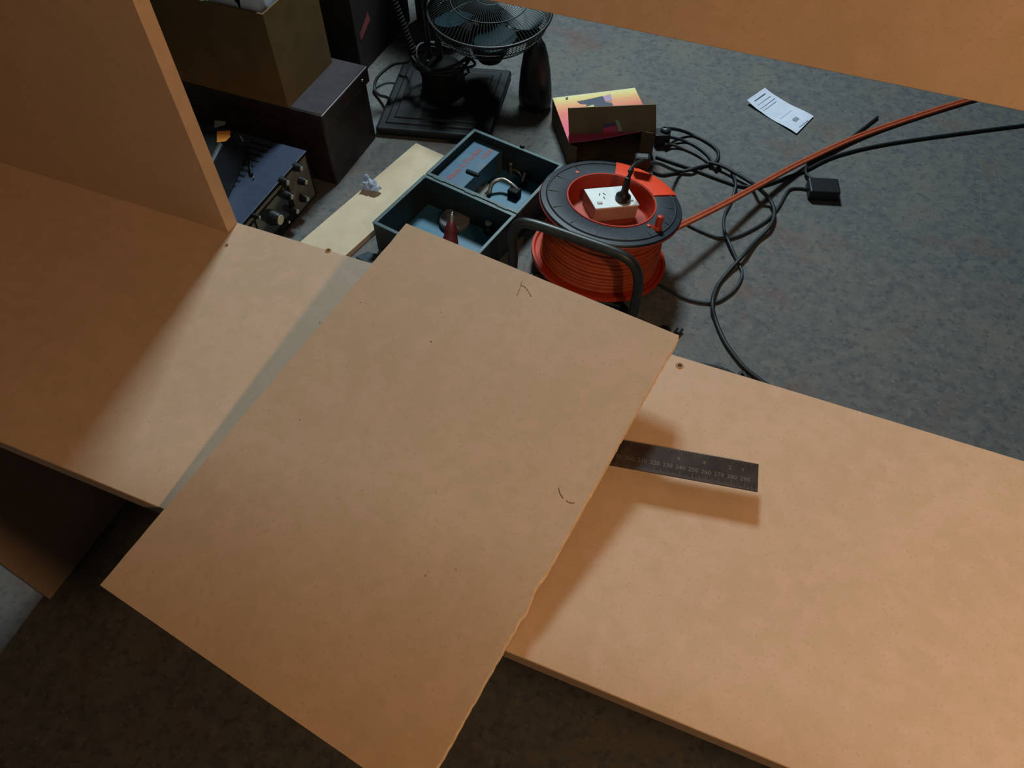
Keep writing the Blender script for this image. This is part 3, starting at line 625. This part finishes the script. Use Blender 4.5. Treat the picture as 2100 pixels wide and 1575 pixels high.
# bits of hardware near the shelf edge
s = W(1379, 688, 0.004); m = MB(); 
for dx, dy in ((0, 0), (0.011, 0.002)): m.cyl(s + Vector((dx, dy, 0)), s + Vector((dx + 0.006, dy + 0.022, 0.004)), 0.0028, seg=10)
m.lathe(s + Vector((-0.02, 0.008, -0.004)), UP, [(1e-5, 0), (0.014, 0), (0.014, 0.006), (1e-5, 0.006)], 16)
single('spring_clip', 'small dark clip on the floor beyond the corner of the loose panel', 'clip', m, BLKM, s - UP * 0.004, smooth=40)
s = W(757, 533, 0.0); m = MB(); m.add([s + Vector(v) for v in ((-0.03, -0.012, 0), (0.024, -0.030, 0), (0.022, 0.014, 0), (-0.010, 0.018, 0), (-0.03, -0.012, 0.012), (0.024, -0.030, 0.02), (0.022, 0.014, 0.016), (-0.010, 0.018, 0.010))], [(3, 2, 1, 0), (4, 5, 6, 7), (0, 1, 5, 4), (1, 2, 6, 5), (2, 3, 7, 6), (3, 0, 4, 7)])
single('metal_scrap', 'small dark blue metal scrap on the floor next to the pale strip', 'scrap', m, noisy('blued_metal', (0.05, 0.075, 0.09), (0.08, 0.11, 0.13), 60, 0.4, 0.4), s, bevel=0.002)

# ------------------------------------------------------------------ floor fan facing up
FZ = 0.285
fc = W(1004, 17, FZ); FR = (W(1136, 48, FZ) - W(872, 40, FZ)).length / 2 * 0.985
fn = Vector((0.05, -0.06, 1)).normalized(); fa, fb = frame(fn)
podb = W(1097, 218, 0)
T = Thing('desk_fan', 'black desk fan tipped to face the ceiling with teal blades', 'fan', (podb.x, podb.y, 0))
def gr(R0, r_, h): return fc + (fa * math.cos(r_) + fb * math.sin(r_)) * R0 + fn * h
m = MB()
for k in range(96):
    w = 2 * math.pi * k / 96
    m.tube([gr(0.035, w, 0.032), gr(FR * .45, w + .05, 0.030), gr(FR * .8, w + .10, 0.018), gr(FR * .985, w + .12, 0.0)], 0.0009, 5, caps=False)
for R0, h, r_ in ((FR * .62, 0.026, 0.0014), (0.036, 0.032, 0.002)): m.tube([gr(R0, 2 * math.pi * i / 64, h) for i in range(64)], r_, 6, closed=True)
T.part('front_grille', m, WIRE, smooth=70)
m = MB()
for k in range(96):
    w = 2 * math.pi * k / 96
    m.tube([gr(FR * .985, w, -0.004), gr(FR * .93, w, -0.035), gr(FR * .80, w, -0.060), gr(FR * .45, w, -0.070), gr(0.05, w, -0.072)], 0.0010, 5, caps=False)
for R0, h, r_ in ((FR * .93, -0.035, 0.0014), (FR * .80, -0.061, 0.0016)): m.tube([gr(R0, 2 * math.pi * i / 64, h) for i in range(64)], r_, 6, closed=True)
T.part('rear_grille', m, WIRE, smooth=70)
T.part('grille_ring', MB().tube([gr(FR, 2 * math.pi * i / 80, -0.002) for i in range(80)], 0.0042, 8, closed=True), BLK, smooth=70)
T.part('front_badge', MB().lathe(fc + fn * 0.033, fn, [(0.035, -0.003), (0.036, 0), (0.03, 0.004), (1e-5, 0.006)], 32), BLKM, smooth=50)
T.part('motor_housing', MB().lathe(fc - fn * 0.072, fn, [(1e-5, -0.085), (0.035, -0.08), (0.052, -0.05), (0.055, -0.01), (0.052, 0.0), (0.05, 0.02), (1e-5, 0.02)], 32), BLKM, smooth=40)
T.part('blade_hub', MB().lathe(fc - fn * 0.045, fn, [(1e-5, 0), (0.032, 0), (0.032, 0.03), (0.025, 0.045), (1e-5, 0.05)], 28), BLKM, smooth=40)
for k in range(4):
    w0 = 2 * math.pi * k / 4 + 0.35; vs = []; fs = []; nr, nt_ = 8, 8
    for lay in (0, 1):
        for i in range(nr + 1):
            rr = 0.03 + (FR * .90 - 0.03) * i / nr; span = 0.55 + 0.55 * math.sin(math.pi * min(1, i / nr * .9))
            for j in range(nt_ + 1):
                t = j / nt_ - 0.5; vs.append(gr(rr * (1 - 0.10 * (2 * t) ** 2 * (i / nr)), w0 + t * span + 0.25 * i / nr, -0.022 + 0.030 * t * (0.6 + i / nr * .4) - lay * 0.0016))
    st = (nr + 1) * (nt_ + 1)
    for i in range(nr):
        for j in range(nt_):
            a = i * (nt_ + 1) + j; b = a + nt_ + 1; fs += [(a, a + 1, b + 1, b), (st + a, st + b, st + b + 1, st + a + 1)]
    for i in range(nr):
        for j in (0, nt_): a = i * (nt_ + 1) + j; b = a + nt_ + 1; fs.append((a, b, st + b, st + a))
    for j in range(nt_):
        for i in (0, nr): a = i * (nt_ + 1) + j; fs.append((a, a + 1, st + a + 1, st + a))
    T.part('fan_blade', MB().add(vs, fs), BLADE, smooth=60)
pu = Vector((0.10, -0.05, 1)).normalized()
ptop = WY(1100, 92, podb.y - 0.03)
m = MB(); L_ = 0.215; pdir = (ptop - podb).normalized()
m.lathe(podb + UP * 0.002, UP, [(1e-5, 0), (0.044, 0.0), (0.050, 0.008), (0.052, 0.030), (0.050, 0.07), (0.045, 0.12), (0.037, 0.165), (0.028, 0.195), (0.016, 0.212), (1e-5, 0.215)], 36, squash=(0.95, 0.85))
pod = T.part('stand_pod', m, BLK, smooth=60)
cp = podb + UP * 0.05 + Vector((0.0, -0.0405, 0)); m = MB(); m.lathe(cp, (0.1, -1, 0.15), [(1e-5, 0.002), (0.017, 0.002), (0.018, -0.002)], 24); T.part('control_dial', m, TUBEM, pod, smooth=40)
T.part('neck', MB().tube([podb + UP * 0.20, podb + UP * 0.225 + Vector((-0.01, 0.01, 0)), fc - fn * 0.10 + Vector((0.03, 0, 0))], 0.013, 12, smooth=6), BLKM, smooth=60)

# ------------------------------------------------------------------ black stand with twin posts
pz = 0.026
k1, k2, k3, k4 = W(768, 262, pz), W(1003, 282, pz), W(1050, 142, pz), W(825, 127, pz)
T = Thing('twin_post_stand', 'black workshop stand on a stepped square base with two upright posts', 'stand', (k1 + k3) / 2 - UP * pz)
baseq = [k1, k2, k3, k4]
m = MB().hexa([p - UP * pz for p in baseq], baseq)
T.part('base_plate', m, noisy('base_black', (0.0075, 0.0095, 0.011), (0.005, 0.0065, 0.008), 30, 0.5), bevel=0.010, seg=3)
cen = sum(baseq, Vector()) / 4
for s_, h in ((0.86, 0.005), (0.74, 0.010)):
    q = [cen + (p - cen) * s_ for p in baseq]; q2 = [cen + (p - cen) * (s_ - 0.03) for p in baseq]
    T.part('base_step', MB().hexa(q, [p + UP * (h if s_ > .8 else h) for p in q2]), bpy.data.materials['base_black'], bevel=0.003)
pc = W(893, 180, pz)
for dx, dy in ((-0.012, 0.0), (0.020, 0.006)):
    T.part('post', MB().cyl(pc + Vector((dx, dy, 0)), pc + Vector((dx, dy, 0.70)), 0.0095, seg=20), BLK, smooth=40)
T.part('gearbox', MB().lathe(pc + Vector((0.035, -0.01, 0.006)), UP, [(1e-5, 0), (0.066, 0), (0.062, 0.05), (0.052, 0.080), (0.040, 0.09), (1e-5, 0.092)], 32), BLKM, smooth=40)
T.part('clamp_bolt', MB().ball(WP(878, 124, pc + Vector((0, -0.02, 0)), Vector((0, 1, 0))), 0.0045, 12), CHROME, smooth=80)
m = MB(); c0 = WY(820, 40, pc.y - 0.02); c1 = WY(850, 120, pc.y - 0.04); ax = (c1 - c0); ln = ax.length; axn = ax.normalized(); a, b = frame(axn); turns = 13; pts = []
c0 = c0 - ax * 0.9; ax = c1 - c0; turns = 22
for i in range(turns * 12 + 1):
    w = 2 * math.pi * i / 12; pts.append(c0 + ax * (i / (turns * 12)) + (a * math.cos(w) + b * math.sin(w)) * 0.0115)
m.tube(pts, 0.0030, 6)
m.tube([c1, c1 + Vector((0.02, 0.0, -0.05)), c1 + Vector((0.03, 0.0, -0.11)), Vector((c1.x + 0.03, c1.y - 0.01, pz + 0.006))], 0.0035, 8, smooth=5)
single('coiled_cord', 'black springy coiled cord hanging left of the twin posts', 'cord', m, BLKM, c1, smooth=70)
m = MB()
for k, (sx, sy, h) in enumerate(((0.082, 0.060, 0.105), (0.088, 0.064, 0.112), (0.076, 0.058, 0.118), (0.094, 0.066, 0.108))):
    cq = pc + Vector((0.030 + 0.004 * k, -0.012, h)); m.tube([cq + Vector((math.cos(w) * sx, math.sin(w) * sy, 0.012 * math.sin(w * 2 + k))) for w in [2 * math.pi * i / 40 for i in range(40)]], 0.004, 8, closed=True)
m.tube([pc + Vector((-0.055, -0.01, 0.11)), W(838, 126, 0.075), W(805, 133, 0.05), W(775, 158, 0.03), W(768, 182, 0.012), W(778, 195, 0.012), W(792, 199, 0.030), W(800, 205, 0.040)], 0.0045, 8, smooth=6)
m.tube([pc + Vector((0.12, 0.01, 0.115)), W(945, 128, 0.09), W(958, 140, 0.05), W(962, 150, pz + .008)], 0.0045, 8, smooth=6)
single('cable_bundle', 'bundle of black cable looped around the twin posts', 'cable', m, RUBBER, pc, smooth=70)

# ------------------------------------------------------------------ dark cases and boxes at the left
xr = -1.088; zt = 0.222
y0, y1 = 1.362, 1.585
T = Thing('leatherette_box', 'dark brown lidded storage box under the cardboard carton', 'storage box', (xr - 0.25, 1.47, 0))
T.part('box_body', MB().aabb((xr - 0.62, y0, 0), (xr, y1, zt - 0.045)), BROWN, bevel=0.003)
T.part('box_lid', MB().aabb((xr - 0.625, y0 - 0.006, zt - 0.045), (xr + 0.008, y1 + 0.008, zt)), [BROWN], bevel=0.004)
T.part('lid_panel', MB().aabb((xr - 0.62, y0, zt), (xr + 0.003, y1 + 0.003, zt + 0.0012)), BROWNT)
T.part('corner_stud', MB().ball(Vector((xr + 0.0085, y1 - 0.03, zt - 0.020)), 0.004, 10), STEELD)
zc = zt + 0.0015
k0 = W(592, 222, zc); k1_ = W(690, 130, zc)
xq, yq0, yq1 = k0.x, k0.y, k1_.y; zq = WX(535, 33, xq).z
T = Thing('cardboard_box', 'open tan cardboard box stacked on the dark brown storage box', 'cardboard box', (xq - 0.2, (yq0 + yq1) / 2, zc))
tk = 0.004
m = MB()
m.aabb((xq - 0.40, yq0, zc), (xq, yq1, zc + tk)); m.aabb((xq - tk, yq0, zc + tk), (xq, yq1, zq)); m.aabb((xq - 0.40, yq0, zc + tk), (xq - 0.40 + tk, yq1, zq))
m.aabb((xq - 0.40 + tk, yq0, zc + tk), (xq - tk, yq0 + tk, zq)); m.aabb((xq - 0.40 + tk, yq1 - tk, zc + tk), (xq - tk, yq1, zq))
T.part('carton_walls', m, CARD)
for i, (px, py, r) in enumerate(((458, -4, 0.054), (524, -12, 0.056))):
    c = W(px, py, zq + 0.01); m = MB(); m.ball(c, r, 22, sq=(0.9, 1.0, 1.0)); rnd = random.Random(i)
    m.v = [v + Vector((rnd.uniform(-1, 1), rnd.uniform(-1, 1), rnd.uniform(-1, 1))) * 0.003 for v in m.v]
    m.v = [Vector((min(v.x, xq - 0.012), max(v.y, yq0 + 0.012), v.z)) for v in m.v]
    single('plastic_bag', ['bulging white plastic bag at the left inside the open cardboard box', 'bulging white plastic bag at the right corner inside the open cardboard box'][i], 'bag', m, BAG, c - UP * r, smooth=60)
m = MB().aabb((xq - 0.385, yq0 + 0.012, zq - 0.12), (xq - 0.012, yq1 - 0.012, zq - 0.055))
single('green_tub', 'dark green plastic tub lying inside the open cardboard box', 'tub', m, GREEN, (xq - 0.2, yq0 + 0.1, zq - 0.12), bevel=0.006)
# tall box with red sticker
bx0, by0 = -1.275, 1.845
T = Thing('tall_carton', 'tall dark brown carton with a faded red sticker behind the storage box', 'carton', (bx0 - 0.2, by0 + 0.15, 0))
T.part('carton_shell', MB().aabb((bx0 - 0.40, by0, 0), (bx0, by0 + 0.33, 0.62)), DBOX, bevel=0.002)
st_ = [WX(x, y, bx0 + 0.0006) for x, y in ((741, 84), (738, 70), (754, 24), (759, 40))]
T.part('sticker', MB().add(st_, [(0, 1, 2, 3)]), STICK)
# black equipment cabinet behind
b0 = W(812, 58, 0); b1_ = W(872, 50, 0); b0.x = max(b0.x, -1.262); b0.y = max(b0.y, 2.19)
T = Thing('black_cabinet', 'tall black equipment cabinet standing behind the twin post stand', 'cabinet', (b0.x + 0.2, b0.y + 0.2, 0))
ex = Vector((b1_.x - b0.x, b1_.y - b0.y, 0)).normalized(); ey = Vector((-ex.y, ex.x, 0))
T.part('cabinet_body', MB().box(Vector((b0.x, b0.y, 0)), ex * 0.24, ey * 0.30, UP * 0.62), BLKM, bevel=0.006)
T.part('front_grille_cloth', MB().box(Vector((b0.x, b0.y, 0.03)) + ex * 0.02 - ey * 0.006, ex * 0.20, ey * 0.006, UP * 0.56), BLK, bevel=0.004)

# ------------------------------------------------------------------ oscilloscope-like instrument
xo = -1.112; zo = 0.152; yo0, yo1 = 0.985, 1.300
T = Thing('oscilloscope', 'blue grey oscilloscope with a panel of black knobs on the floor', 'oscilloscope', (xo - 0.17, 1.14, 0))
T.part('housing', MB().aabb((xo - 0.36, yo0, 0.012), (xo - 0.006, yo1, zo - 0.002)), OSCB, bevel=0.003)
T.part('top_cover', MB().aabb((xo - 0.36, yo0 - 0.001, zo - 0.002), (xo + 0.003, yo1 + 0.001, zo)), OSCB, bevel=0.0008)
T.part('front_bezel', MB().aabb((xo - 0.006, yo0, 0.012), (xo, yo1, zo - 0.004)), BLKM)
T.part('control_panel', MB().aabb((xo, 1.205, 0.018), (xo + 0.0012, yo1 - 0.008, zo - 0.010)), OSCP)
T.part('trim_strip', MB().aabb((xo, yo0 + 0.01, zo - 0.020), (xo + 0.002, 1.195, zo - 0.012)), OSCP)
T.part('screen', MB().aabb((xo, 1.06, 0.045), (xo + 0.001, 1.185, zo - 0.028)), new_mat('screen_dark', (0.015, 0.02, 0.025), 0.15), label='dark recessed screen')
T.part('label_plate', MB().aabb((xo, 1.02, 0.075), (xo + 0.0014, 1.052, zo - 0.030)), OSCP)
m = MB()
for k in range(9):
    yy = yo1 - 0.025 - k * 0.020; m.aabb((xo - 0.150, yy, zo), (xo - 0.085, yy + 0.007, zo + 0.0005))
T.part('vent_slots', m, BLKM)
for kx, (px, py) in enumerate(((619, 346), (591, 375), (629, 374), (600, 404), (632, 409), (611, 434), (594, 456), (533, 446))):
    tip = WX(px, py, xo + 0.022); r = 0.010 if kx not in (6, 7) else 0.0055
    base_ = Vector((xo, tip.y, tip.z)); 
    kb = T.part('knob', MB().lathe(base_, (1, 0, 0), [(1e-5, 0), (r * 1.15, 0), (r * 1.1, 0.006), (r * .85, 0.021), (1e-5, 0.0215)], 20), BLK, smooth=35)
    T.part('knob_cap', MB().lathe(Vector((xo + 0.0215, tip.y, tip.z)), (1, 0, 0), [(r * .62, 0), (r * .58, 0.0008), (1e-5, 0.001)], 18), GCAP, kb)
tip = WX(576, 451, xo + 0.026); kb = T.part('dial', MB().lathe(Vector((xo, tip.y, tip.z)), (1, 0, 0), [(1e-5, 0), (0.020, 0), (0.019, 0.01), (0.015, 0.025), (1e-5, 0.0255)], 28), BLK, smooth=35)
T.part('dial_cap', MB().lathe(Vector((xo + 0.0255, tip.y, tip.z)), (1, 0, 0), [(0.0125, 0), (0.0120, 0.001), (1e-5, 0.0012)], 24), CREAM, kb, label='cream dial cap')
for yy in (yo0 + 0.03, yo1 - 0.03):
    for xx in (xo - 0.33, xo - 0.03): T.part('foot', MB().cyl((xx, yy, 0), (xx, yy, 0.013), 0.012, seg=14), BLKM)
# black device on top of it, label up
zb_ = zo + 0.003; hb = 0.085
r0 = W(474, 398, zb_); r1 = W(512, 318, zb_); de = (r1 - r0).normalized(); dl_ = Vector((-de.y, de.x, 0))
T = Thing('black_meter', 'black meter with an orange label lying on top of the oscilloscope', 'meter', r0)
ln_ = (r1 - r0).length
shell = T.part('meter_shell', MB().hexa([r0 - de * 0.08, r1, r1 + dl_ * 0.14, r0 - de * 0.08 + dl_ * 0.14], [r0 - de * 0.07 + dl_ * 0.022 + UP * hb, r1 - de * 0.02 + dl_ * 0.022 + UP * hb, r1 - de * 0.02 + dl_ * 0.13 + UP * hb, r0 - de * 0.07 + dl_ * 0.13 + UP * hb]), BLK, bevel=0.008, seg=3)
zz = zb_ + hb + 0.0005
lq = [W(x, y, zz) for x, y in ((445, 292), (463, 290), (472, 281), (472, 268), (445, 270))]
T.part('orange_label', MB().prism(lq, UP * 0.0005), ORLAB, label='orange printed label')
lq = [W(x, y, zz) for x, y in ((440, 262), (462, 256), (463, 249), (440, 247))]
T.part('grey_label', MB().prism(lq, UP * 0.0005), new_mat('label_grey', (0.16, 0.20, 0.20), 0.6))
T.part('chrome_latch', MB().tube([W(491, 277, zb_ + 0.07), W(495, 283, zb_ + 0.066), W(498, 290, zb_ + 0.056)], 0.0022, 8, smooth=3), STEELD)
pts = [W(505, 300, zo + 0.02), W(512, 322, zo + 0.006), W(513, 345, zo + 0.006), W(516, 358, zo + 0.005)]
T = Thing('probe_lead', 'thin black probe lead with a bright metal tip on the oscilloscope', 'probe', pts[-1])
T.part('lead', MB().tube(pts, 0.0026, 8, smooth=5), BLK, smooth=60)
T.part('probe_grip', MB().tube([pts[-2], pts[-1]], 0.0040, 10), BLK, smooth=60)
T.part('probe_tip', MB().ball(W(520, 363, zo + 0.005), 0.0030, 10), CHROME, smooth=80)
